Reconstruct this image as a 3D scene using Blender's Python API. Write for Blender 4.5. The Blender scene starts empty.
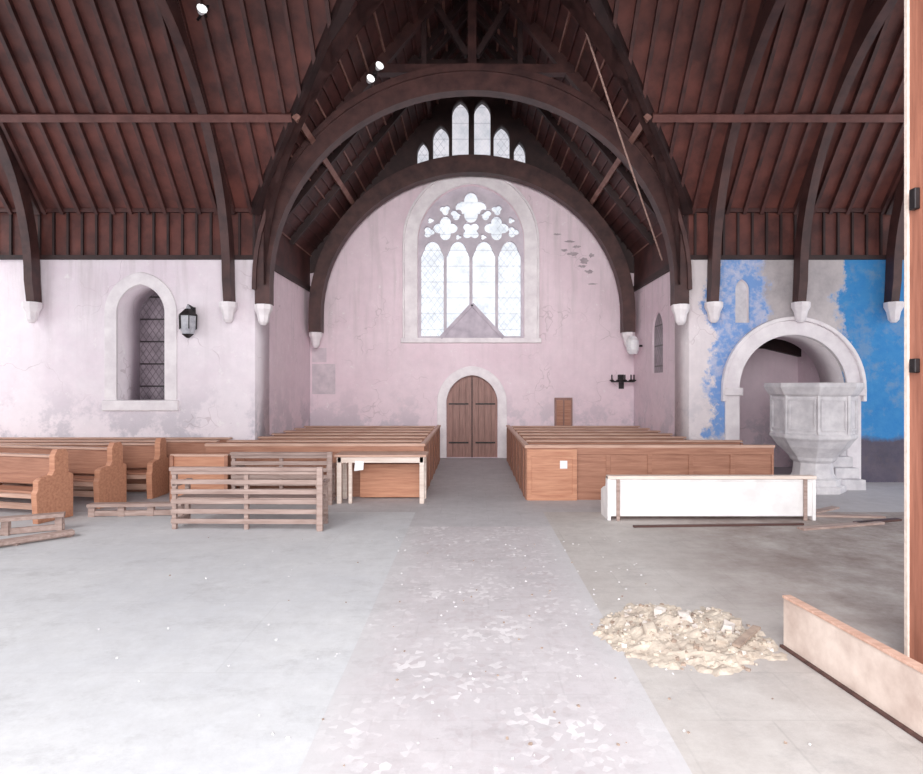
import bpy, bmesh, math, random
from mathutils import Vector, Matrix, noise
random.seed(7)
S=bpy.context.scene
S.view_settings.view_transform='Standard'
S.view_settings.exposure=0.0

# ---------------------------------------------------------------- materials
def srgb(c):
    return tuple(((v/255)/12.92 if v/255<=0.04045 else (((v/255)+0.055)/1.055)**2.4) for v in c)+(1,)
def nodes(name):
    m=bpy.data.materials.new(name); m.use_nodes=True
    nt=m.node_tree; b=nt.nodes['Principled BSDF']
    return m,nt,b
def mixc(nt,fac,a,b):
    n=nt.nodes.new('ShaderNodeMix'); n.data_type='RGBA'
    if isinstance(fac,(int,float)): n.inputs[0].default_value=fac
    else: nt.links.new(fac,n.inputs[0])
    for s,v in ((6,a),(7,b)):
        if isinstance(v,tuple): n.inputs[s].default_value=v
        else: nt.links.new(v,n.inputs[s])
    return n.outputs[2]
def coords(nt,scale=(1,1,1)):
    tc=nt.nodes.new('ShaderNodeTexCoord'); mp=nt.nodes.new('ShaderNodeMapping')
    mp.inputs['Scale'].default_value=scale
    nt.links.new(tc.outputs['Object'],mp.inputs[0]); return mp.outputs[0]
def nz(nt,vec,scale,detail=5,rough=0.6,lo=0.4,hi=0.6):
    n=nt.nodes.new('ShaderNodeTexNoise'); n.inputs['Scale'].default_value=scale
    n.inputs['Detail'].default_value=detail; n.inputs['Roughness'].default_value=rough
    nt.links.new(vec,n.inputs['Vector'])
    r=nt.nodes.new('ShaderNodeMapRange'); r.inputs[1].default_value=lo; r.inputs[2].default_value=hi
    nt.links.new(n.outputs[0],r.inputs[0]); return r.outputs[0]
def M(nt,op,a,b=None,clamp=False):
    n=nt.nodes.new('ShaderNodeMath'); n.operation=op; n.use_clamp=clamp
    for i,v in enumerate((a,b)):
        if v is None: continue
        if isinstance(v,(int,float)): n.inputs[i].default_value=v
        else: nt.links.new(v,n.inputs[i])
    return n.outputs[0]
def ramp(nt,val,lo,hi):
    r=nt.nodes.new('ShaderNodeMapRange'); r.inputs[1].default_value=lo; r.inputs[2].default_value=hi
    nt.links.new(val,r.inputs[0]); return r.outputs[0]
def bump(nt,b,h,st=0.3,d=0.01):
    n=nt.nodes.new('ShaderNodeBump'); n.inputs['Strength'].default_value=st; n.inputs['Distance'].default_value=d
    nt.links.new(h,n.inputs['Height']); nt.links.new(n.outputs[0],b.inputs['Normal'])
def simple(name,c1,c2=None,scale=4,rough=0.8,stretch=(1,1,1),bmp=0.2,lo=0.35,hi=0.65,metal=0):
    m,nt,b=nodes(name); v=coords(nt,stretch)
    f=nz(nt,v,scale,6,0.6,lo,hi)
    col=mixc(nt,f,srgb(c1),srgb(c2 or tuple(x*0.8 for x in c1)))
    nt.links.new(col,b.inputs['Base Color']); b.inputs['Roughness'].default_value=rough
    b.inputs['Metallic'].default_value=metal
    if bmp: bump(nt,b,f,bmp)
    return m
def wood(name,c1,c2,st=(1,12,12),rough=0.55):
    return simple(name,c1,c2,2.0,rough,st,0.15,0.3,0.7)

def plaster(name,base,dirt,patch,stain=0.5,blue=False):
    m,nt,b=nodes(name); v=coords(nt)
    big=nz(nt,v,0.55,6,0.65,0.45,0.66); fine=nz(nt,v,3.5,8,0.7,0.35,0.75)
    col=mixc(nt,M(nt,'MULTIPLY',big,0.8),srgb(base),srgb(patch))
    col=mixc(nt,M(nt,'MULTIPLY',fine,0.5),col,srgb(dirt))
    sep=nt.nodes.new('ShaderNodeSeparateXYZ'); nt.links.new(v,sep.inputs[0])
    X,Y,Z=sep.outputs
    n2=nz(nt,v,1.1,9,0.72,0.3,0.7)
    st=M(nt,'MULTIPLY',ramp(nt,Z,2.1,0.8),ramp(nt,n2,0.44,0.62))
    col=mixc(nt,M(nt,'MULTIPLY',st,stain),col,srgb((168,168,178)))
    run=nz(nt,coords(nt,(3,3,0.25)),1.6,5,0.6,0.5,0.7)
    col=mixc(nt,M(nt,'MULTIPLY',M(nt,'MULTIPLY',run,ramp(nt,Z,1.8,4.7)),0.45),col,srgb((190,178,180)))
    fl=nz(nt,v,4.5,9,0.8,0.6,0.64)
    col=mixc(nt,M(nt,'MULTIPLY',fl,0.5),col,srgb((250,246,246)))
    fl2=nz(nt,coords(nt,(1,1,2)),2.7,9,0.8,0.64,0.68)
    col=mixc(nt,M(nt,'MULTIPLY',fl2,0.5),col,srgb((192,178,182)))
    vo=nt.nodes.new('ShaderNodeTexVoronoi'); vo.feature='DISTANCE_TO_EDGE'; vo.inputs['Scale'].default_value=0.8
    wv=nt.nodes.new('ShaderNodeVectorMath'); wv.operation='ADD'
    ns=nt.nodes.new('ShaderNodeTexNoise'); ns.inputs['Scale'].default_value=2.0; nt.links.new(v,ns.inputs['Vector'])
    nt.links.new(v,wv.inputs[0]); nt.links.new(ns.outputs[1],wv.inputs[1]); nt.links.new(wv.outputs[0],vo.inputs['Vector'])
    cr=M(nt,'MULTIPLY',M(nt,'LESS_THAN',vo.outputs[0],0.008),nz(nt,v,0.9,3,.5,.5,.6))
    col=mixc(nt,M(nt,'MULTIPLY',cr,0.35),col,srgb((170,150,156)))
    if blue:
        w=nz(nt,v,1.2,7,0.7,0.25,0.75)
        Xw=M(nt,'ADD',X,M(nt,'MULTIPLY',M(nt,'SUBTRACT',w,0.5),0.9))
        def band(a,c):
            return M(nt,'MULTIPLY',ramp(nt,Xw,a-.06,a+.06),ramp(nt,Xw,c+.1,c-.1))
        Zw=M(nt,'ADD',Z,M(nt,'MULTIPLY',M(nt,'SUBTRACT',w,0.5),1.6))
        front=M(nt,'LESS_THAN',Y,12.64)
        hole=nz(nt,v,2.1,8,0.75,0.48,0.6)
        b1=M(nt,'MULTIPLY',band(4.98,6.1),ramp(nt,Zw,0.9,1.2))
        b1=M(nt,'MULTIPLY',b1,M(nt,'SUBTRACT',0.95,M(nt,'MULTIPLY',hole,0.5)))
        b1=M(nt,'MULTIPLY',b1,front)
        grey=mixc(nt,n2,srgb((206,198,198)),srgb((146,140,144)))
        gband=M(nt,'MULTIPLY',band(6.1,7.7),front)
        col=mixc(nt,M(nt,'MULTIPLY',gband,0.85),col,grey)
        col=mixc(nt,b1,col,srgb((112,156,216)))
        b2=M(nt,'MULTIPLY',ramp(nt,Xw,7.6,7.75),front)
        bl=mixc(nt,fine,srgb((50,130,196)),srgb((76,148,202)))
        bl=mixc(nt,M(nt,'MULTIPLY',hole,0.5),bl,srgb((136,156,180)))
        col=mixc(nt,b2,col,bl)
        # dark brown-grey band at the foot of the wall, right part
        dz=M(nt,'MULTIPLY',ramp(nt,M(nt,'ADD',Z,M(nt,'MULTIPLY',w,.3)),1.15,1.0),M(nt,'MULTIPLY',ramp(nt,X,7.7,7.9),front))
        col=mixc(nt,M(nt,'MULTIPLY',dz,.9),col,mixc(nt,n2,srgb((112,92,92)),srgb((76,62,66))))
    nt.links.new(col,b.inputs['Base Color']); b.inputs['Roughness'].default_value=0.9
    bump(nt,b,fine,0.25,0.02)
    return m

PINK=plaster('plaster_pink',(238,218,226),(216,198,206),(228,204,214),0.45)
LEFTW=plaster('plaster_pale',(242,232,238),(222,214,220),(228,212,222),0.6)
BLUE=plaster('plaster_blue',(236,226,228),(208,200,204),(224,214,218),0.5,True)
STONE=simple('stone_pale',(244,238,240),(226,218,222),3,0.85)
STONEG=simple('stone_grey',(226,222,224),(198,194,198),4,0.85)
TRAC=simple('tracery_stone',(206,198,206),(186,178,188),3,0.85)
GABL=simple('gablet_stone',(200,190,200),(176,166,178),4,0.85)
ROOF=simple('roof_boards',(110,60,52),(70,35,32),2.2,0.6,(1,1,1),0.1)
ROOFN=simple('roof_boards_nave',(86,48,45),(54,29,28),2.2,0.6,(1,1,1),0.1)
RAFT=simple('rafter_wood',(88,50,46),(56,31,30),3,0.55)
RIB=simple('rib_wood',(82,53,50),(56,34,34),3,0.5)
DARK=simple('dark_timber',(58,36,35),(38,22,23),3,0.6)
PURL=simple('purlin_wood',(150,112,102),(116,80,72),3,0.6)
PURT=simple('purlin_wood_transept',(116,74,68),(88,52,48),3,0.6)
PEW=wood('pew_wood',(182,132,108),(148,100,80))
PEWO=wood('pew_wood_bright',(206,152,122),(174,116,90))
PEWTOP=wood('pew_top',(212,176,158),(180,140,122))
PEWD=wood('pew_dark',(92,62,56),(62,40,38))
GREYW=wood('bench_grey',(180,158,150),(140,116,108))
PALEW=wood('pale_wood',(236,222,212),(212,192,180))
SILL=simple('sill_cream',(218,202,192),(184,164,154),3,0.7,(4,1,1))
WHITE=simple('white_paint',(242,240,240),(226,222,222),3,0.6)
PAPER=simple('paper',(245,245,245),(236,236,238),3,0.8)
IRON=simple('iron',(50,44,46),(32,28,30),8,0.5,metal=0.4)
LAMP=simple('lamp_white',(240,240,240),(215,215,220),8,0.4)
LGLASS=simple('lantern_glass',(200,200,206),(160,160,170),8,0.3)
DOORW=wood('door_wood',(160,122,112),(126,92,84),(12,12,1))
POSTW=wood('post_wood',(182,120,98),(144,90,72),(12,12,1))
ROPE=simple('rope',(170,140,130),(130,104,96),20,0.9)
RUB=simple('rubble_plaster',(202,190,176),(170,156,144),9,0.95)
RUBW=simple('rubble_white',(218,210,204),(192,182,176),9,0.95)
RUB2=simple('rubble_brown',(172,152,138),(136,118,108),9,0.95)
SPL,nt_,b_=nodes('spot_lens'); b_.inputs['Base Color'].default_value=(1,1,1,1); b_.inputs['Emission Color'].default_value=(1,1,1,1); b_.inputs['Emission Strength'].default_value=1.2

def glass(name,c,st,amt):
    m,nt,b=nodes(name); v=coords(nt,(1,1,1))
    n=nz(nt,v,2.2,6,0.7,0.42,0.66)
    col=mixc(nt,M(nt,'MULTIPLY',n,amt),srgb(c),srgb((196,202,212)))
    sep=nt.nodes.new('ShaderNodeSeparateXYZ'); nt.links.new(v,sep.inputs[0])
    X,Y,Z=sep.outputs
    l=M(nt,'LESS_THAN',M(nt,'FRACT',M(nt,'MULTIPLY',Z,2.2)),0.07)
    k=M(nt,'MULTIPLY',Z,.75)
    d1=M(nt,'LESS_THAN',M(nt,'FRACT',M(nt,'MULTIPLY',M(nt,'ADD',X,k),5.5)),0.10)
    d2=M(nt,'LESS_THAN',M(nt,'FRACT',M(nt,'MULTIPLY',M(nt,'SUBTRACT',X,k),5.5)),0.10)
    side=M(nt,'GREATER_THAN',M(nt,'ABSOLUTE',M(nt,'ADD',X,0.03)),0.74)
    dd=M(nt,'MULTIPLY',M(nt,'MAXIMUM',d1,d2),M(nt,'ADD',M(nt,'MULTIPLY',side,.35),.12))
    col=mixc(nt,dd,col,srgb((120,120,132)))
    col=mixc(nt,M(nt,'MULTIPLY',l,0.32),col,srgb((110,110,125)))
    nt.links.new(col,b.inputs['Emission Color']); b.inputs['Base Color'].default_value=(.2,.22,.24,1)
    b.inputs['Emission Strength'].default_value=st; b.inputs['Roughness'].default_value=0.6
    return m
GLASS=glass('daylit_glass',(250,252,254),0.95,0.85)
GLASSU=glass('daylit_glass_upper',(244,240,248),0.8,0.7)
GLD,nt,b=nodes('leaded_dark_glass'); v=coords(nt,(1,1,1))
sep=nt.nodes.new('ShaderNodeSeparateXYZ'); nt.links.new(v,sep.inputs[0])
s1=M(nt,'ADD',sep.outputs[0],sep.outputs[1])
l1=M(nt,'LESS_THAN',M(nt,'FRACT',M(nt,'MULTIPLY',M(nt,'ADD',s1,M(nt,'MULTIPLY',sep.outputs[2],.7)),7)),0.14)
l2=M(nt,'LESS_THAN',M(nt,'FRACT',M(nt,'MULTIPLY',M(nt,'SUBTRACT',s1,M(nt,'MULTIPLY',sep.outputs[2],.7)),7)),0.14)
l=M(nt,'MAXIMUM',l1,l2)
bars=M(nt,'LESS_THAN',M(nt,'FRACT',M(nt,'MULTIPLY',sep.outputs[2],2.0)),0.07)
nn=nz(nt,v,3,4,.6,.35,.65)
c=mixc(nt,nn,srgb((96,86,94)),srgb((140,128,136))); c=mixc(nt,M(nt,'MULTIPLY',l,.6),c,srgb((56,48,52))); c=mixc(nt,bars,c,srgb((40,32,36)))
nt.links.new(c,b.inputs['Base Color']); nt.links.new(c,b.inputs['Emission Color']); b.inputs['Emission Strength'].default_value=0.12
b.inputs['Roughness'].default_value=0.3

def floor_mat(name,c1,c2,c3,slab=(1.2,0.9),joint=0.12,chips=0,grime=0.3,right_shade=False):
    m,nt,b=nodes(name); v=coords(nt)
    big=nz(nt,v,0.45,7,0.7,0.35,0.65); fine=nz(nt,v,5,10,0.8,0.35,0.7)
    col=mixc(nt,big,srgb(c1),srgb(c2)); col=mixc(nt,M(nt,'MULTIPLY',fine,0.6),col,srgb(c3))
    br=nt.nodes.new('ShaderNodeTexBrick'); nt.links.new(v,br.inputs['Vector'])
    br.inputs['Scale'].default_value=1.0; br.inputs['Brick Width'].default_value=slab[0]; br.inputs['Row Height'].default_value=slab[1]
    br.inputs['Mortar Size'].default_value=0.01; br.inputs['Mortar Smooth'].default_value=0.6
    br.inputs['Color1'].default_value=(1,1,1,1); br.inputs['Color2'].default_value=(.88,.88,.88,1); br.inputs['Mortar'].default_value=(.5,.5,.5,1)
    mu=nt.nodes.new('ShaderNodeMix'); mu.data_type='RGBA'; mu.blend_type='MULTIPLY'
    nt.links.new(M(nt,'MULTIPLY',nz(nt,v,0.7,5,.6,.4,.6),joint),mu.inputs[0])
    nt.links.new(col,mu.inputs[6]); nt.links.new(br.outputs[0],mu.inputs[7]); col=mu.outputs[2]
    if chips:
        vo=nt.nodes.new('ShaderNodeTexVoronoi'); vo.inputs['Scale'].default_value=20; nt.links.new(v,vo.inputs['Vector'])
        sp=nt.nodes.new('ShaderNodeSeparateColor'); nt.links.new(vo.outputs['Color'],sp.inputs[0])
        on=M(nt,'GREATER_THAN',sp.outputs[0],0.7)
        on=M(nt,'MULTIPLY',on,nz(nt,v,1.6,6,.7,.45,.62))
        col=mixc(nt,M(nt,'MULTIPLY',on,chips),col,srgb((230,226,228)))
        on2=M(nt,'MULTIPLY',M(nt,'LESS_THAN',sp.outputs[1],0.25),chips*.4)
        on2=M(nt,'MULTIPLY',on2,nz(nt,v,0.9,6,.7,.4,.6))
        col=mixc(nt,on2,col,srgb((160,138,140)))
        # dust drifted over the strip edges
        sep=nt.nodes.new('ShaderNodeSeparateXYZ'); nt.links.new(v,sep.inputs[0])
        ed=M(nt,'ABSOLUTE',M(nt,'SUBTRACT',sep.outputs[0],0.12))
        ed=M(nt,'ADD',ed,M(nt,'MULTIPLY',nz(nt,v,1.8,8,.75,.3,.7),.3))
        col=mixc(nt,M(nt,'MULTIPLY',ramp(nt,ed,.85,1.15),.7),col,srgb((194,192,194)))
    g=nz(nt,coords(nt,(1,1.6,1)),1.4,12,0.82,0.52,0.72)
    col=mixc(nt,M(nt,'MULTIPLY',g,grime),col,srgb((128,124,126)))
    g2=nz(nt,coords(nt,(1.5,4,1)),2.3,10,0.8,0.64,0.69)
    col=mixc(nt,M(nt,'MULTIPLY',g2,grime*1.4),col,srgb((116,110,110)))
    if right_shade:
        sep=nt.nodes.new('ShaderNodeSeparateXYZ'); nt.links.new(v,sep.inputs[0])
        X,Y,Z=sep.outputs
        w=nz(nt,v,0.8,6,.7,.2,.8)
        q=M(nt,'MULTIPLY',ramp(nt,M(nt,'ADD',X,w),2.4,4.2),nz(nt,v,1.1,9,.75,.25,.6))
        col=mixc(nt,M(nt,'MULTIPLY',q,0.85),col,srgb((118,100,94)))  # brown shading towards the right side, put into the floor colour
    nt.links.new(col,b.inputs['Base Color']); b.inputs['Roughness'].default_value=0.75
    bump(nt,b,fine,0.2,0.01)
    return m
FL=floor_mat('floor_left',(210,210,212),(194,195,200),(178,177,179),(1.8,1.4),0.18,0,0.4)
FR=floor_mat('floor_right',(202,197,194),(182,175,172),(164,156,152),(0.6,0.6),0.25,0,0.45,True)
FA=floor_mat('floor_aisle',(204,198,201),(188,182,186),(176,170,172),(0.3,0.3),0.18,0.55,0.4)
FC=floor_mat('floor_nave',(198,195,198),(180,177,181),(162,158,160),(0.5,0.5),0.2)

# ---------------------------------------------------------------- builder
class B:
    def __init__(s): s.v=[];s.f=[];s.m=[];s.mats=[]
    def mi(s,m):
        if m not in s.mats: s.mats.append(m)
        return s.mats.index(m)
    def add(s,v,f,m):
        o=len(s.v); s.v+= [tuple(p) for p in v]; i=s.mi(m)
        for q in f: s.f.append([o+k for k in q]); s.m.append(i)
    def box(s,x0,x1,y0,y1,z0,z1,m):
        v=[(x,y,z) for x in (x0,x1) for y in (y0,y1) for z in (z0,z1)]
        s.add(v,[(0,1,3,2),(4,6,7,5),(0,4,5,1),(2,3,7,6),(0,2,6,4),(1,5,7,3)],m)
    def beam(s,a,b,w,h,m,up=(0,0,1)):
        a=Vector(a);b=Vector(b);d=(b-a).normalized();u=Vector(up)
        sd=d.cross(u)
        if sd.length<1e-4: sd=d.cross(Vector((1,0,0)))
        sd.normalize(); u=sd.cross(d).normalized()
        v=[p+sd*i*w/2+u*j*h/2 for p in (a,b) for i in (-1,1) for j in (-1,1)]
        s.add(v,[(0,1,3,2),(4,6,7,5),(0,4,5,1),(2,3,7,6),(0,2,6,4),(1,5,7,3)],m)
    def prism(s,poly,axis,d0,d1,m):
        n=len(poly)
        def P(p,d):
            if axis=='x': return (d,p[0],p[1])
            if axis=='y': return (p[0],d,p[1])
            return (p[0],p[1],d)
        v=[P(p,d0) for p in poly]+[P(p,d1) for p in poly]
        f=[tuple(range(n)),tuple(range(2*n-1,n-1,-1))]+[(i,i+n,(i+1)%n+n,(i+1)%n) for i in range(n)]
        s.add(v,f,m)
    def lathe(s,prof,n,c,m,rot=0):
        v=[];f=[]
        for r,z in prof:
            for i in range(n):
                a=2*math.pi*i/n+rot; v.append((c[0]+r*math.cos(a),c[1]+r*math.sin(a),c[2]+z))
        for k in range(len(prof)-1):
            for i in range(n):
                j=(i+1)%n; f.append((k*n+i,k*n+j,(k+1)*n+j,(k+1)*n+i))
        f.append(tuple(range(n))[::-1]); f.append(tuple((len(prof)-1)*n+i for i in range(n)))
        s.add(v,f,m)
    def corbel(s,x,y,z):
        s.lathe([(0.05,-0.42),(0.1,-0.36),(0.13,-0.2),(0.18,-0.1),(0.18,0.0)],8,(x,y,z),STONE,math.pi/8)
    def sweep(s,outer,inner,fn,w0,w1,m):
        n=len(outer); v=[]
        for o,i in zip(outer,inner):
            v+=[fn(*o,w0),fn(*o,w1),fn(*i,w1),fn(*i,w0)]
        f=[]
        for k in range(n-1):
            for j in range(4):
                f.append((4*k+j,4*k+(j+1)%4,4*k+4+(j+1)%4,4*k+4+j))
        f.append((0,1,2,3)); f.append((4*n-4,4*n-3,4*n-2,4*n-1)); s.add(v,f,m)
    def obj(s,name,parent=None,bev=0,loc=None,rotz=0):
        me=bpy.data.meshes.new(name); me.from_pydata(s.v,[],s.f); me.update()
        for m in s.mats: me.materials.append(m)
        for p,i in zip(me.polygons,s.m): p.material_index=i
        bm=bmesh.new(); bm.from_mesh(me); bmesh.ops.recalc_face_normals(bm,faces=bm.faces); bm.to_mesh(me); bm.free()
        o=bpy.data.objects.new(name,me); S.collection.objects.link(o)
        if bev:
            md=o.modifiers.new('bevel','BEVEL'); md.width=bev; md.segments=2; md.limit_method='ANGLE'
        if loc: o.location=loc
        o.rotation_euler[2]=rotz
        if parent: o.parent=parent
        return o
def empty(name):
    e=bpy.data.objects.new(name,None); S.collection.objects.link(e); return e

def plate(name,outer,holes,w0,w1,mat,axis='y',parent=None):
    cu=bpy.data.curves.new(name+'_c','CURVE'); cu.dimensions='2D'; cu.fill_mode='BOTH'; cu.extrude=(w1-w0)/2
    for pl in [outer]+holes:
        sp=cu.splines.new('POLY'); sp.points.add(len(pl)-1)
        for p,q in zip(sp.points,pl): p.co=(q[0],q[1],0,1)
        sp.use_cyclic_u=True
    ob=bpy.data.objects.new(name+'_c',cu); S.collection.objects.link(ob)
    dg=bpy.context.evaluated_depsgraph_get(); dg.update()
    me=bpy.data.meshes.new_from_object(ob.evaluated_get(dg)); me.name=name
    bpy.data.objects.remove(ob)
    c=(w0+w1)/2
    for v in me.vertices:
        u,vv,w=v.co
        v.co=(u,c+w,vv) if axis=='y' else (c+w,u,vv)
    bm=bmesh.new(); bm.from_mesh(me); bmesh.ops.remove_doubles(bm,verts=bm.verts,dist=1e-5)
    bmesh.ops.recalc_face_normals(bm,faces=bm.faces); bm.to_mesh(me); bm.free()
    me.materials.clear(); me.materials.append(mat)
    o=bpy.data.objects.new(name,me); S.collection.objects.link(o)
    if parent: o.parent=parent
    return o
def arch(cx,hw,z0,zs,h,n=16,off=0):
    d=max(0,(h*h-hw*hw)/(2*hw)); R=hw+d; hw2=hw+off; R2=R+off
    pts=[(cx-hw2,z0),(cx+hw2,z0)]
    if d<1e-6:
        for i in range(n*2+1):
            a=math.pi*i/(2*n); pts.append((cx+hw2*math.cos(a),zs+(h+off)*math.sin(a)))
    else:
        amax=math.acos(d/R2)
        for i in range(n+1):
            a=amax*i/n; pts.append((cx-d+R2*math.cos(a),zs+R2*math.sin(a)))
        for i in range(n-1,-1,-1):
            a=amax*i/n; pts.append((cx+d-R2*math.cos(a),zs+R2*math.sin(a)))
    return pts

YW=12.6; HX=4.56; YF=16.9; ZW=4.7; ZE=5.7; SL=1.2; YR=YW-HX; ZR=ZE+SL*HX; XE=12.5
# ---------------------------------------------------------------- floor
b=B(); b.box(-XE,XE,-4,18,-0.2,-0.012,FC); b.obj('floor')
b=B(); b.box(-XE,-0.9,-4,9.6,-0.012,0.0,FL); b.obj('floor_slabs')
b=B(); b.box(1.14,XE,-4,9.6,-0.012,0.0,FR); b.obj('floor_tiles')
b=B(); b.box(-0.9,1.14,-4,8.6,-0.012,0.0,FA); b.obj('floor_aisle')
b=B(); b.box(-XE,XE,9.6,18,-0.012,0.0,FC); b.box(-0.9,1.14,8.6,9.6,-.012,0.0,FC); b.obj('floor_nave')

# ---------------------------------------------------------------- walls
wl=arch(-6.95,0.5,1.72,3.55,0.6)
plate('wall_transept_left',[(-XE,0),(-HX,0),(-HX,ZW),(-XE,ZW)],[wl],YW,YW+0.9,LEFTW)
ar=arch(6.72,1.12,0.0,1.97,1.12)
ar[0]=(5.6,0.002); ar[1]=(7.84,0.002)
bl=arch(5.68,0.15,3.35,4.05,0.22)
plate('wall_transept_right',[(HX,-0.0),(XE,0),(XE,ZW),(HX,ZW)],[ar,bl],YW,YW+0.9,BLUE)
b=B(); b.box(5.4,6.0,YW+0.14,YW+0.24,3.2,4.4,STONEG); b.obj('blind_lancet_infill')
b=B()
b.box(5.3,8.3,15.0,15.2,0,3.6,PINK); b.box(5.3,5.45,YW+0.9,15,0,3.6,PINK); b.box(8.15,8.3,YW+.9,15,0,3.6,PINK); b.box(5.3,8.3,YW+.9,15.2,3.5,3.7,DARK)
b.prism([(5.45,3.5),(5.45,2.75),(6.2,3.0),(7.3,2.95),(8.15,2.75),(8.15,3.5)],'y',14.85,14.98,DARK)
b.obj('wall_vestry')
plate('wall_nave_left',[(YW+0.9,0),(YF,0),(YF,ZW),(YW+0.9,ZW)],[],-HX-0.6,-HX,PINK,'x')
wr=arch(14.75,0.42,2.35,3.35,0.5)
plate('wall_nave_right',[(YW+0.9,0),(YF,0),(YF,ZW),(YW+0.9,ZW)],[wr],HX,HX+0.6,PINK,'x')
b=B(); b.box(HX+0.05,HX+0.09,14.2,15.3,2.2,4.0,GLD); b.obj('window_3')

CZ=4.0; RO=4.3
top=[(-HX,0),(HX,0),(HX,5.2)]+[(4.2*math.cos(math.pi*i/40),CZ+4.15*math.sin(math.pi*i/40)) for i in range(4,37)]+[(-HX,5.2)]
bw=arch(-0.03,1.5,3.36,6.1,1.62,18)
dr=arch(0.0,0.72,0.002,1.55,0.78)
plate('wall_west',top,[bw,dr],YF,YF+0.7,PINK)
gb=[(-HX,5.2)]+[(4.2*math.cos(math.pi*i/40),CZ+4.15*math.sin(math.pi*i/40)) for i in range(36,3,-1)]+[(HX,5.2),(HX,ZE+0.1),(0,ZR+0.1),(-HX,ZE+0.1)]
lan=[]
for sx in (-1,1):
    for c,hw,t in ((0.31,0.235,10.1),(0.86,0.23,9.4),(1.37,0.17,8.95)):
        lan.append(arch(sx*c-0.02,hw,8.25,t-0.38,0.38,8))
for L in lan:
    for k in (0,1):
        x=abs(L[k][0]); zz=CZ+4.15*math.sqrt(max(0,1-(x/4.2)**2))+0.06
        L[k]=(L[k][0],max(8.2,zz))
plate('wall_gable_timber',gb,lan,YF-0.02,YF+0.3,DARK)
b=B(); b.box(-1.9,1.9,YF+0.31,YF+0.36,7.95,10.3,GLASSU); b.obj('window_5')

win=empty('window_1')
holes=[]
for c in (-1.1,-0.37,0.37,1.1):
    hw=0.325; cx=c-0.03; zs=5.72
    p=[(cx-hw,3.45),(cx+hw,3.45),(cx+hw,zs)]
    for i in range(1,24):
        a=math.pi*i/24; k=0.84+0.16*abs(math.cos(1.5*(a-math.pi/2)))
        p.append((cx+hw*k*math.cos(a),zs+0.44*k*math.sin(a)))
    p.append((cx-hw,zs)); holes.append(p)
def foil(cx,cz,r,n=4,rot=0.0):
    out=[]
    for i in range(48):
        a=2*math.pi*i/48; k=0.62+0.38*abs(math.cos(n/2*(a-rot))); out.append((cx-0.03+r*k*math.cos(a),cz+r*k*math.sin(a)))
    return out
holes+=[foil(0.73,6.53,0.35),foil(-0.73,6.53,0.35),foil(0,7.12,0.44),foil(0,6.46,0.27,4,.78),
        foil(0.42,6.92,0.17,3,.5),foil(-0.42,6.92,0.17,3,2.6),foil(1.2,6.42,0.17,3),foil(-1.2,6.42,0.17,3),
        foil(0.36,6.28,0.09,3),foil(-0.36,6.28,0.09,3),foil(0.74,7.05,0.16,3,.7),foil(-0.74,7.05,0.16,3,.7),
        foil(1.15,6.75,0.1,3),foil(-1.15,6.75,0.1,3)]
plate('tracery',bw,holes,YF+0.18,YF+0.32,TRAC,'y',win)
b=B(); b.box(-1.8,1.7,YF+0.34,YF+0.38,3.2,7.9,GLASS); b.obj('glass',win)
def surround(name,cx,hw,z0,zs,h,off0,off1,y0,y1,m,parent=None):
    o=arch(cx,hw,z0,zs,h,16,off1); i=arch(cx,hw,z0,zs,h,16,off0)
    o=o[1:]+[o[0]]; i=i[1:]+[i[0]]
    b=B(); b.sweep(o,i,lambda u,v,w:(u,w,v),y0,y1,m); return b.obj(name,parent,0.015)
surround('window_surround',-0.03,1.5,3.36,6.1,1.62,0.0,0.36,YF-0.04,YF+0.02,STONE,win)
surround('hood_mould',-0.03,1.5,3.3,6.1,1.62,0.36,0.42,YF-0.09,YF+0.02,STONE,win)
b=B(); b.box(-2.0,1.95,YF-0.08,YF+0.15,3.24,3.38,STONE); b.obj('sill',win,0.02)
b=B(); b.prism([(-0.82,3.38),(0.82,3.38),(0.12,4.2),(-0.0,4.28),(-0.12,4.2)],'y',YF-0.06,YF+0.1,GABL)
b.beam((-0.88,YF-0.06,3.38),(-0.0,YF-0.06,4.32),0.1,0.08,GABL,(0,1,0)); b.beam((0.88,YF-0.06,3.38),(0.0,YF-0.06,4.32),0.1,0.08,GABL,(0,1,0))
b.obj('stone_gablet',win)

d=empty('door_1')
surround('door_surround',0.0,0.72,0,1.55,0.78,0.0,0.26,YF-0.04,YF-0.002,STONE,d)
b=B()
for i in range(8):
    x0=-0.72+i*0.18
    xm=max(abs(x0),abs(x0+0.18))-0.05
    zt=1.55+0.78*math.sqrt(max(0,1-(min(0.72,xm)/0.74)**2))
    b.box(x0+0.008,x0+0.172,YF+0.14,YF+0.2,0.01,zt,DOORW)
b.box(-0.72,0.72,YF+0.2,YF+0.26,0.0,2.4,DOORW)
b.box(-0.02,0.02,YF+0.12,YF+0.2,0,2.3,PEWD)
for z in (0.4,1.5): 
    b.box(-0.66,-0.1,YF+0.12,YF+0.14,z,z+0.04,IRON); b.box(0.1,0.66,YF+0.12,YF+0.14,z,z+0.04,IRON)
b.obj('door_leaf',d)

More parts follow.
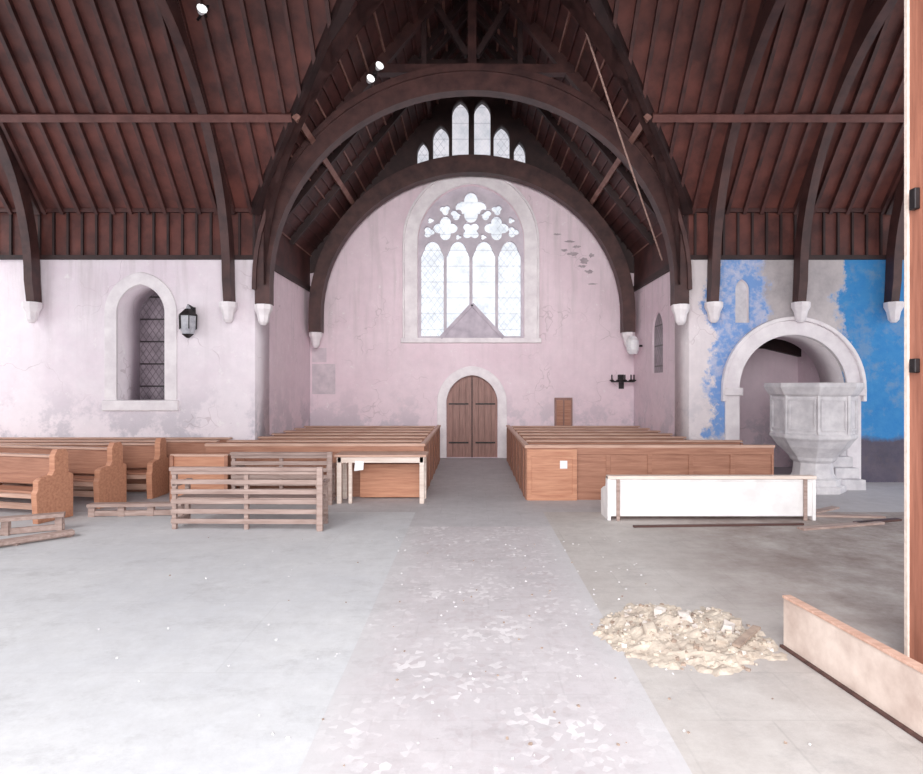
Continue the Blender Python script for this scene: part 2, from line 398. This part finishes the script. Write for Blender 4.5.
w=empty('window_2')
surround('surround',-6.95,0.5,1.72,3.55,0.6,0.0,0.26,YW-0.03,YW+0.02,STONE,w)
b=B(); b.box(-7.75,-6.15,YW-0.06,YW+0.1,1.5,1.72,STONE); b.obj('sill',w,0.02)
b=B(); b.box(-7.6,-6.3,YW+0.86,YW+0.9,1.6,4.3,GLD); b.obj('glass',w)
ae=empty('arch_doorway')
surround('arch_stone',6.72,1.12,0,1.97,1.12,0.0,0.3,YW-0.06,YW-.002,STONE,ae)
surround('arch_hood',6.72,1.12,1.7,1.97,1.12,0.3,0.38,YW-0.12,YW-.002,STONE,ae)
for sx in (-1,1):
    b=B(); b.box(6.72+sx*1.28-0.2,6.72+sx*1.28+0.2,YW-0.14,YW-.002,1.82,1.98,STONE); b.obj('impost',ae,0.02)

# ---------------------------------------------------------------- ceiling
b=B()
def slab(ps,m,t=0.12):
    v=[Vector(p) for p in ps]+[Vector(p)+Vector((0,0,t)) for p in ps]; n=len(ps)
    b.add(v,[tuple(range(n)),tuple(range(2*n-1,n-1,-1))]+[(i,(i+1)%n,(i+1)%n+n,i+n) for i in range(n)],m)
for s in (-1,1):
    slab([(s*XE,YW,ZE),(s*HX,YW,ZE),(0,YR,ZR),(s*XE,YR,ZR)],ROOF)
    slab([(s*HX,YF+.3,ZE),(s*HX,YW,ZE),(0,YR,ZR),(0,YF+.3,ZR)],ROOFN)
slab([(-XE,YR-HX,ZE),(XE,YR-HX,ZE),(XE,YR,ZR),(-XE,YR,ZR)],ROOF)
b.obj('ceiling')
b=B()
for s in (-1,1):
    x0,x1=sorted((s*XE,s*HX))
    b.box(x0,x1,YW+0.02,YW+0.1,ZW,ZE+.05,ROOF)
    x=x0+0.1
    while x<x1: b.box(x,x+0.045,YW-0.03,YW+0.02,ZW,ZE,DARK); x+=0.3
    b.box(x0,x1,YW-0.06,YW+0.1,ZW-0.03,ZW+0.06,DARK)
    b.box(x0,x1,YW-0.06,YW+0.1,ZE-0.04,ZE+0.04,RAFT)
    xa,xb=sorted((s*HX,s*(HX+0.1)))
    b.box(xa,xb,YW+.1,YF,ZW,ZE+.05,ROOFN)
    b.box(min(s*HX,s*(HX-.08)),max(s*HX,s*(HX-.08)),YW+0.02,YF,ZW-.03,ZW+.1,DARK)
b.obj('trim_ashlar_boards')
b=B()
for s in (-1,1):
    x=0.3
    while x<XE:
        ys=YW if x>HX else YR+x
        zs=ZE+SL*(YW-ys)
        b.beam((s*x,ys,zs-0.05),(s*x,YR,ZR-0.05),0.07,0.13,RAFT,(0,SL,1)); x+=0.36
    x=0.12
    while x<HX:
        z=ZE+SL*(HX-x)
        b.beam((s*x,YR+x,z-0.03),(s*x,YF,z-0.03),0.035,0.06,PURL if int(x*10)%3==0 else RAFT,(s*SL,0,1)); x+=0.17
    for y in (13.7,15.0,):
        b.beam((s*(HX-.02),y,ZE-.1),(0,y,ZR-.1),0.1,0.16,DARK,(s*SL,0,1))
b.obj('ceiling_rafters')
b=B(); zp=7.1; o=(zp-ZE)/SL
for s in (-1,1):
    xp=s*(HX-o-0.1)
    b.beam((s*XE,YW-o-.12,zp-.02),(s*(HX-o),YW-o-.12,zp-.02),0.14,0.12,PURT,(0,SL,1))
    b.beam((xp,YW-o-.2,zp-.04),(xp,YF,zp-.04),0.12,0.12,PURL,(s*SL,0,1))
    zp2=9.6; o2=(zp2-ZE)/SL
    b.beam((s*XE,YW-o2-.12,zp2),(s*(HX-o2),YW-o2-.12,zp2),0.14,0.14,RAFT,(0,SL,1))
    b.beam((s*(HX-o2-.1),YW-o2-.2,zp2),(s*(HX-o2-.1),YF,zp2),0.14,0.14,RAFT,(s*SL,0,1))
b.beam((-XE,YR,ZR-.12),(XE,YR,ZR-.12),0.14,0.3,RAFT); b.beam((0,YR,ZR-.12),(0,YF,ZR-.12),0.14,0.3,DARK)
b.obj('ceiling_purlins')

N=40
def semicurve(hw,h,z0,leg):
    return [(hw,leg)]+[(hw*math.cos(math.pi*i/N),z0+h*math.sin(math.pi*i/N)) for i in range(N+1)]+[(-hw,leg)]
truss=empty('roof_truss')
b=B()
b.sweep(semicurve(4.46,4.42,4.12,3.7),semicurve(4.16,3.98,4.12,3.7),lambda u,v,w:(u,w,v),YW-0.28,YW-0.01,RIB)
b.sweep(semicurve(4.5,4.5,4.12,4.0),semicurve(4.42,4.36,4.12,4.0),lambda u,v,w:(u,w,v),YW-0.34,YW-0.01,RIB)
b.box(-2.1,2.1,YW-0.2,YW,8.5,8.68,RIB)
b.box(-0.09,0.09,YW-0.18,YW-0.02,8.6,ZR,RIB)
for s in (-1,1):
    b.beam((s*0.1,YW-.1,8.9),(s*0.75,YW-.1,9.95),0.12,0.14,DARK,(0,1,0))
    b.beam((s*HX*0.93,YW-.1,ZE+.25),(0,YW-.1,ZR-.2),0.14,0.22,RIB,(s*SL,0,1))
    b.beam((s*1.0,YW-.1,8.6),(s*1.0,YW-.1,9.8),0.1,0.1,DARK,(0,1,0))
    b.corbel(s*4.31,YW-0.2,3.7)
b.obj('arch_crossing',truss)
b=B()
b.sweep(semicurve(4.46,4.34,CZ,3.5),semicurve(4.12,3.86,CZ,3.5),lambda u,v,w:(u,w,v),YF-0.55,YF-0.22,RIB)
b.box(-0.06,0.06,YF-.45,YF-.3,8.3,ZR,DARK)
for s in (-1,1): b.corbel(s*4.3,YF-.38,3.5)
b.obj('arch_west',truss)
b=B()
for y in (13.7,15.0):
    b.box(-1.3,1.3,y-.06,y+.06,9.3,9.45,DARK)
    for s in (-1,1): b.beam((s*1.2,y,9.3),(0,y,10.6),0.1,0.12,DARK,(0,1,0))
b.obj('collar_beams',truss)
b=B()
for s in (-1,1):
    fn=lambda u,v,w,s=s:(s*(HX-0.06-u)+s*w*0.7071, YW-0.06-u+w*0.7071, v)
    out=[(4.4*(1-math.cos(math.pi/2*i/20)),4.1+4.6*math.sin(math.pi/2*i/20)) for i in range(21)]
    inn=[(0.22+4.2*(1-math.cos(math.pi/2*i/20)),4.1+4.2*math.sin(math.pi/2*i/20)) for i in range(21)]
    b.sweep(out,inn,fn,-0.1,0.1,RIB)
    b.beam((s*HX,YW,ZE),(0,YR,ZR),0.2,0.25,DARK)
b.obj('valley_ribs',truss)
for k,x in enumerate((-9.1,-5.04,5.0,6.8,8.72)):
    b=B()
    out=[(YW-0.02,3.75)]+[(YR+4.5*math.cos(math.pi/2*i/24),4.2+4.75*math.sin(math.pi/2*i/24)) for i in range(25)]
    inn=[(YW-0.24,3.75)]+[(YR+4.25*math.cos(math.pi/2*i/24),4.2+4.4*math.sin(math.pi/2*i/24)) for i in range(25)]
    b.sweep(out,inn,lambda u,v,w:(x+w,u,v),-0.085,0.085,RIB)
    b.beam((x,YW,ZE-.04),(x,YR,ZR-.06),0.16,0.2,RIB,(0,SL,1))
    b.corbel(x,YW-0.19,3.75)
    b.obj('arched_rib_%d'%(k+1),truss)

# ---------------------------------------------------------------- wall fittings
b=B(); x,y,z=-5.85,YW-0.24,3.33
b.box(x-.05,x+.05,YW-.03,YW,z-.05,z+.34,IRON); b.beam((x,YW-.02,z+.33),(x,y,z+.36),.03,.03,IRON)
b.lathe([(.12,-.24),(.16,-.14),(.17,.14),(.06,.25),(.02,.36)],6,(x,y,z),LGLASS)
for i in range(6):
    a=math.pi*2*i/6; b.beam((x+.17*math.cos(a),y+.17*math.sin(a),z-.14),(x+.18*math.cos(a),y+.18*math.sin(a),z+.15),.02,.02,IRON)
b.lathe([(.19,.13),(.19,.16),(.06,.28)],6,(x,y,z),IRON); b.lathe([(.03,-.32),(.13,-.24)],6,(x,y,z),IRON)
b.obj('wall_lantern')
def spot(c,n=1):
    b=B(); x,y,z=c; q=.62
    b.box(x-.03,x+.03,y-.02,y+.16,z-.02,z+.04,IRON)
    for k in range(n):
        dx=(k-(n-1)/2)*.18; dz=(k-(n-1)/2)*.26
        p=Vector((x+dx,y,z+dz))
        bb=B(); bb.lathe([(.05,-.12),(.08,-.08),(.13,.06)],12,(0,0,0),LAMP); 
        cc=B(); cc.lathe([(.135,.06),(.135,.09)],12,(0,0,0),SPL)
        R=Matrix.Rotation(math.radians(70),3,'X')@Matrix.Rotation(math.radians(35),3,'Y')
        for g,mm in ((bb,LAMP),(cc,SPL)):
            b.add([p+R@(Vector(v)*q) for v in g.v],g.f,mm)
    b.beam((x-.1,y+.06,z-.13),(x+.1,y+.06,z+.13),.03,.03,IRON)
    b.obj('spotlight')
spot((-1.98,YW-.45,8.35),2); spot((-4.6,10.2,8.40),1)
b=B(); b.box(2.32,2.82,YF-.07,YF-.002,0.75,1.7,DOORW); b.box(2.37,2.55,YF-.09,YF-.07,.82,1.63,PEW); b.box(2.59,2.77,YF-.09,YF-.07,.82,1.63,PEW); b.obj('wall_cupboard',None,.008)
b=B(); x,y,z=4.2,YF-.3,2.2
b.box(4.13,4.27,YF-.04,YF-.002,1.95,2.35,IRON); b.beam((4.2,YF-.02,2.15),(4.2,YF-.3,2.15),.04,.04,IRON)
b.beam((3.85,YF-.3,2.15),(4.5,YF-.3,2.15),.04,.04,IRON)
for dx in (-.33,-.15,.03,.2,.28): 
    b.lathe([(.05,0),(.07,.03),(.02,.05),(.02,.18)],8,(x+dx,y,2.16),IRON)
b.obj('candle_bracket')
b=B(); b.lathe([(.12,-.22),(.17,-.1),(.17,.14),(.08,.26)],12,(4.3,YF-.85,3.1),LAMP); b.beam((4.3,YF-.85,3.1),(4.555,YF-.85,3.1),.05,.05,IRON); b.obj('wall_lamp')
b=B(); b.box(-4.5,-3.85,YF-.014,YF-.002,1.8,2.65,simple('patch_grey',(218,204,210),(196,184,192),4)); b.box(-4.5,-4.1,YF-.014,YF-.002,2.7,3.1,simple('patch_grey2',(222,208,214),(206,192,200),4)); b.obj('plaster_patch')
b=B()
PB=simple('exposed_stone',(186,170,176),(156,142,148),6)
for (px,pz,wd,ht) in ((2.85,5.75,.35,.1),(3.15,5.55,.3,.14),(2.95,5.95,.25,.07),(3.35,5.7,.18,.1),(3.3,5.25,.3,.08),(2.6,5.85,.2,.06),(3.1,5.4,.25,.06),(2.75,6.1,.3,.05),(3.4,4.9,.3,.04),(2.4,6.3,.25,.04)):
    poly=[(px+wd*.5*math.cos(a)*random.uniform(.5,1.2),pz+ht*.6*math.sin(a)*random.uniform(.5,1.3)) for a in [k*math.pi/9 for k in range(18)]]
    b.prism(poly,'y',YF-.012,YF-.002,PB)
b.obj('plaster_damage')

# ---------------------------------------------------------------- pews
def pew(x0,x1,y,rot=0,ends=True,mw=PEW,mt=PEWTOP,me=PEW,h=0.92,openf=False):
    # (x1,y) is the front corner of the right-hand end
    b=B(); L=x1-x0
    b.box(-L+0.04,-.04,0.06,0.42,0.42,0.46,mw)
    b.box(-L+0.04,-.04,0.42,0.46,0.1 if not openf else .5,h,mw)
    b.box(-L,0,0.38,0.52,h,h+0.035,mt)
    b.box(-L+0.04,-.04,0.46,0.58,0.7,0.73,mt)
    if not openf: b.box(-L+0.04,-.04,0.12,0.15,0.0,0.42,mw)
    else: b.box(-L+.04,-.04,.1,.13,.34,.42,mt); b.box(-L+.04,-.04,.4,.43,.1,.2,mt)
    if ends:
        prof=[(0,0),(.58,0),(.58,.66),(.50,.70),(.50,.98),(.45,1.06),(.31,1.06),(.26,.97),(.26,.74),(.22,.68),(.06,.66),(.0,.62),(.0,.5),(-.03,.44)]
        b.prism(prof,'x',-0.06,0.04,me); b.prism(prof,'x',-L-.04,-L+.05,me)
    else:
        low=[(0,0),(.5,0),(.5,.9),(.37,.9),(.3,.56),(0,.5)]
        b.prism(low,'x',-.04,0,me); b.prism(low,'x',-L,-L+.04,me)
    return b.obj('pew',None,.006,(x1,y,0),rot)
for k in range(6):
    y=11.35+k*0.86
    inn=y+.6>YW-.1
    pew(-4.5 if inn else -4.8,-0.98,y,0,False); pew(1.06,4.5 if inn else 5.3,y,0,False)
def screen(name,x0,x1,y,side,xs,m):
    b=B()
    b.box(x0,x1,y,y+.05,0.0,.92,m); b.box(x0-.02,x1+.02,y-.03,y+.1,.92,.97,PEWTOP)
    b.box(x0,x1,y-.02,y,0,.12,m); b.box(x0,x1,y-.02,y,.8,.92,m)
    x=x0
    while x<=x1+.01: b.box(max(x0,x-.04),min(x1,x+.04),y-.02,y,.12,.8,m); x+=(x1-x0)/6
    sx0,sx1=(xs-.05,xs)
    if side>0: sx0,sx1=xs,xs+.05
    b.box(sx0,sx1,y+.05,16.3,0,.92,m); b.box(sx0-.02,sx1+.02,y+.05,16.3,.92,.97,PEWTOP)
    yy=y+.3
    while yy<16.2:
        o=(sx0-.015,sx0) if side>0 else (sx1,sx1+.015)
        b.box(o[0],o[1],yy,yy+.07,.0,.92,m); yy+=.86
    b.obj(name,None,.005)
screen('box_pew_screen',0.95,5.35,10.65,1,0.95,PEW)
screen('box_pew_screen',-4.85,-0.87,10.95,-1,-0.87,PEW)
b=B(); b.box(0.97,1.85,10.58,10.61,.0,.9,PEWO); b.box(.97,1.85,10.565,10.58,.78,.9,PEWO); b.box(.97,1.85,10.565,10.58,0,.1,PEWO)
b.box(.97,1.05,10.565,10.58,.1,.78,PEWO); b.box(1.77,1.85,10.565,10.58,.1,.78,PEWO); b.box(1.55,1.68,10.572,10.582,.56,.7,PAPER); b.obj('pew_end_panel',None,.004)
pew(-9.0,-6.36,8.75,math.radians(-14),me=PEWO,openf=True); pew(-8.8,-6.15,9.85,math.radians(-12),me=PEWO,openf=True); pew(-9.4,-5.75,10.72,0,me=PEWO,openf=True)
pew(-12.3,-4.98,11.34,0,False); pew(-12.3,-4.98,11.96,0,False)

b=B(); x0,x1,y0,y1,h=-2.36,-0.78,10.25,10.85,.84
b.box(x0,x1,y0,y1,h-.04,h,PEWTOP)
b.box(x0+.05,x1-.05,y0+.03,y0+.06,h-.14,h-.04,PALEW); b.box(x0+.05,x1-.05,y1-.06,y1-.03,h-.14,h-.04,PALEW)
for x in (x0+.04,x1-.12):
    for y in (y0+.03,y1-.11): b.box(x,x+.08,y,y+.08,0,h-.04,PALEW)
b.box(x0+.24,x0+.3,y0+.04,y0+.1,0,h-.1,PALEW)
b.box(x0+.35,x1-.15,y1-.09,y1-.06,.02,.62,PEWO)
b.prism([(-2.02,.56),(-1.86,.58),(-1.85,.73),(-2.0,.74)],'y',10.265,10.28,PAPER)
b.obj('wooden_table',None,.006)

def slat_bench(x0,x1,y,h,n,rot=0):
    b=B(); L=x1-x0
    for k in range(n):
        z=.12+k*(h-.16)/(n-1); b.box(0,L,0,.03,z-.033,z+.033,GREYW)
    b.box(-.01,L+.01,-.03,.06,h-.02,h+.03,GREYW)
    b.box(.02,L-.02,.06,.42,.4,.44,GREYW)
    for x in (.0,L-.06,L/2-.03):
        b.box(x,x+.06,.03,.09,0,h-.02,GREYW)
    for x in (0,L-.06):
        b.box(x,x+.06,.4,.46,0,.62,GREYW); b.box(x-.01,x+.07,.03,.5,.6,.65,GREYW); b.box(x,x+.06,.03,.44,.08,.14,GREYW)
    b.box(L-.03,L+.05,-.06,-.0,0,h+.04,GREYW)
    return b.obj('slatted_bench',None,.005,(x0,y,0),rot)
slat_bench(-4.22,-2.12,8.4,.85,6,math.radians(-1))
slat_bench(-4.1,-2.42,10.2,.86,7)
b=B(); x0,x1=-5.2,-4.2
b.box(x0,x1,0.0,.04,.08,.8,PEWO); b.box(x0,x1,-.02,.06,.8,.84,PEWTOP)
for x in (x0,x1-.06): b.box(x,x+.06,-.04,.2,0,.82,PEW); b.box(x,x+.06,.2,.4,0,.42,PEW)
b.box(x0,x1,.04,.4,.4,.44,PEW)
b.obj('wooden_bench',None,.005,(0.0,10.35,0))
def kneeler(a,c,h=.2):
    b=B(); a=Vector(a); c=Vector(c)
    b.beam(a+Vector((0,0,h)),c+Vector((0,0,h)),.16,.05,GREYW)
    for i in range(4):
        p=a.lerp(c,(i+.1)/3.2); b.beam(p,p+Vector((0,0,h-.02)),.06,.1,GREYW,(1,0,0))
    b.beam(a+Vector((0,0,.05)),c+Vector((0,0,.05)),.05,.08,GREYW)
    b.obj('kneeler',None,.004)
kneeler((-7.4,7.5,0),(-5.7,8.4,0),.22); kneeler((-5.9,9.25,0),(-4.5,9.35,0),.18); kneeler((-6.6,6.7,0),(-5.35,8.05,0),.06)

b=B(); x0,x1,y=2.06,5.12,9.0
b.box(x0,x1,y,y+.03,.06,.6,WHITE); b.box(x0-.03,x1+.03,y-.04,y+.1,.62,.67,PALEW); b.box(x0,x1,y-.01,y+.04,.58,.63,WHITE)
b.box(x0+.02,x1-.02,y+.03,y+.4,.38,.42,WHITE)
prof=[(y-.02,0),(y+.45,0),(y+.45,.4),(y+.3,.46),(y+.14,.5),(y+.1,.66),(y-.02,.66)]
for x in (x0-.03,x1-.02): b.prism(prof,'x',x,x+.05,WHITE)
for x in (x0+.1,x1-.16): b.box(x,x+.05,y-.045,y-.012,.0,.62,GREYW)
b.obj('painted_bench',None,.006)

p=empty('stone_pulpit'); cx,cy=6.62,11.65; r8=math.pi/8
b=B()
b.lathe([(.56,0),(.56,.12),(.48,.14),(.48,.24),(.40,.27),(.36,.34),(.34,.55),(.40,.6),(.42,.66),(.62,.86),(.7,.98),(.76,1.04),(.76,1.1),(.72,1.13),(.72,1.82),(.78,1.86),(.84,1.96),(.86,2.0),(.86,2.08)],8,(cx,cy,0),STONEG,r8)
b.obj('body',p,.012)
b=B()
for i in range(8):
    a=i*math.pi/4; ap=.72*math.cos(r8)
    n=Vector((math.cos(a),math.sin(a),0)); t=Vector((-math.sin(a),math.cos(a),0)); c=Vector((cx,cy,0))+n*(ap+.005)
    for (u0,v0,u1,v1) in ((-.22,1.2,.22,1.2),(-.22,1.76,.22,1.76),(-.22,1.2,-.22,1.76),(.22,1.2,.22,1.76)):
        b.beam(c+t*u0+Vector((0,0,v0)),c+t*u1+Vector((0,0,v1)),.035,.035,STONEG,tuple(n))
    e=Vector((math.cos(a+r8),math.sin(a+r8),0))*.72
    b.beam(Vector((cx,cy,1.12))+e,Vector((cx,cy,1.84))+e,.05,.05,STONEG,(1,0,0))
b.obj('panels',p,.004)
b=B()
for k in range(4): b.box(7.15,7.62,11.6+k*.2,12.42,.0+k*.2,.2+k*.2,STONEG)
b.obj('steps',p,.01)

# ---------------------------------------------------------------- foreground right
b=B(); b.box(3.14,3.42,4.12,4.34,0,6.4,POSTW); b.box(3.125,3.14,4.3,4.345,0,6.4,PALEW); b.box(3.1,3.14,4.2,4.26,3.25,3.4,IRON); b.box(3.1,3.14,4.2,4.26,2.1,2.2,IRON)
b.obj('timber_post',None,.008)
b=B(); a0=Vector((2.42,4.62,0)); a1=Vector((2.68,2.6,0))
b.beam(a0+Vector((0,0,.19)),a1+Vector((0,0,.19)),.05,.38,SILL); b.beam(a0+Vector((0.0,0,.39)),a1+Vector((0.0,0,.39)),.07,.02,PEWTOP)
b.beam(a0+Vector((-.04,0,.01)),a1+Vector((-.04,0,.01)),.03,.02,PEWD)
b.obj('timber_sill_board',None,.004)
b=B(); n=60; v=[];f=[]
def hgt(px,py):
    u=(px-1.70)/.70; w_=(py-4.85)/.66; r=max(0.0,math.hypot(u,w_)+.3*noise.noise(Vector((px*3.1,py*3.1,5))))
    if r>=1: return -.004
    return (1-r**1.6)*(.08+.08*noise.noise(Vector((px*4,py*4,0))))+.03*noise.noise(Vector((px*12,py*12,3)))+.012*noise.noise(Vector((px*30,py*30,3)))
for i in range(n):
    for j in range(n):
        px=1.68+(i/(n-1)*2-1)*.85; py=4.85+(j/(n-1)*2-1)*.8
        px=min(px,2.36)
        v.append((px,py,max(-.004,hgt(px,py))))
for i in range(n-1):
    for j in range(n-1): f.append((i*n+j,(i+1)*n+j,(i+1)*n+j+1,i*n+j+1))
b.add(v,f,RUB)
def chunk(c,s,m):
    vs=[Vector((x,y,z)) for x in(-1,1) for y in(-1,1) for z in(-1,1)]
    R=Matrix.Rotation(random.uniform(0,6.28),3,'Z')@Matrix.Rotation(random.uniform(-.4,.4),3,'X')
    vs=[Vector(c)+R@Vector((q.x*s*random.uniform(.5,1.1),q.y*s*random.uniform(.5,1.1),q.z*s*random.uniform(.4,.9))) for q in vs]
    b.add(vs,[(0,1,3,2),(4,6,7,5),(0,4,5,1),(2,3,7,6),(0,2,6,4),(1,5,7,3)],m)
for k in range(420):
    r=random.random()**.6*1.1; a=random.uniform(0,6.28); x=1.70+r*.68*math.cos(a); y=4.85+r*.6*math.sin(a)
    if x>2.34: continue
    if hgt(x,y)<0 and random.random()<.6: continue
    chunk((x,y,.002+max(0,hgt(x,y))),random.choice([.005,.007,.01,.01,.014,.02]),random.choice([RUB,RUB,RUBW,RUB2]))
for (x,y,s_) in ((1.4,4.7,.05),(1.75,4.95,.06),(2.05,4.8,.055),(1.6,5.1,.045),(2.2,5.0,.05),(1.9,4.6,.04)):
    chunk((x,y,max(0,hgt(x,y))+.01),s_,random.choice([RUB,RUBW]))
b.beam((1.98,4.5,.06),(2.28,4.8,.08),.06,.02,RUB2)
b.obj('rubble_pile')
b=B()
for k in range(180):
    x=random.gauss(.3,.9); y=random.uniform(3.0,8)
    if random.random()<.2: x=random.uniform(-4,2.2)
    if x>2.2 and y<5 : continue
    chunk((x,y,.002),random.uniform(.004,.010),random.choice([STONEG,STONEG,RUB2]))
b.obj('floor_debris')
b=B()
for (x0,y0,x1,y1,w_) in ((2.3,8.55,4.8,8.7,.05),(4.6,8.4,6.0,8.8,.12),(5.3,9.3,6.3,9.2,.14),(5.6,8.75,6.4,9.0,.1),(5.4,9.5,6.0,9.9,.12)):
    b.beam((x0,y0,.015),(x1,y1,.015),w_,.03,GREYW if w_>.11 else PEWD)
b.obj('floor_planks')
cu=bpy.data.curves.new('hanging_rope','CURVE'); cu.dimensions='3D'; cu.bevel_depth=.018
sp=cu.splines.new('POLY'); A=Vector((4.12,13.0,4.75)); Z=Vector((0.4,8.25,10.6)); sp.points.add(20)
for i in range(21):
    q=A.lerp(Z,i/20); q.z-=.12*math.sin(math.pi*i/20); sp.points[i].co=(*q,1)
o=bpy.data.objects.new('hanging_rope',cu); S.collection.objects.link(o); cu.materials.append(ROPE)

# ---------------------------------------------------------------- light
w=bpy.data.worlds.new('World'); S.world=w; w.use_nodes=True
bg=w.node_tree.nodes['Background']; bg.inputs[0].default_value=(0.95,0.96,1,1); bg.inputs[1].default_value=1.65
def area(name,loc,tgt,sx,sy,e,c=(1,1,1),spread=180):
    l=bpy.data.lights.new(name,'AREA'); l.shape='RECTANGLE'; l.size=sx; l.size_y=sy; l.energy=e; l.color=c; l.spread=math.radians(spread)
    o=bpy.data.objects.new(name,l); S.collection.objects.link(o); o.location=loc
    o.rotation_euler=(Vector(tgt)-Vector(loc)).to_track_quat('-Z','Y').to_euler()
l=bpy.data.lights.new('sun','SUN'); l.energy=1.5; l.angle=math.radians(25); l.color=(1,.98,.95)
o=bpy.data.objects.new('sun',l); S.collection.objects.link(o); o.rotation_euler=Vector((.35,.75,-.6)).to_track_quat('-Z','Y').to_euler()
area('chancel_window_light',(0,-3,4),(0,13,4.0),6,4,780,(1,.985,.98))
area('crossing_fill_light',(0,5.5,6.2),(0,17,4.0),4,1.5,115,(1,.97,.97),80)  # added fill that brightens the west wall, not a window

# ---------------------------------------------------------------- camera
c=bpy.data.cameras.new('camera'); co=bpy.data.objects.new('camera',c); S.collection.objects.link(co)
co.location=(0,0,2.0); co.rotation_euler=(math.pi/2,0,0)
c.sensor_width=36; c.lens=36*600/923; c.shift_x=-10.5/923; c.clip_end=200
S.camera=co
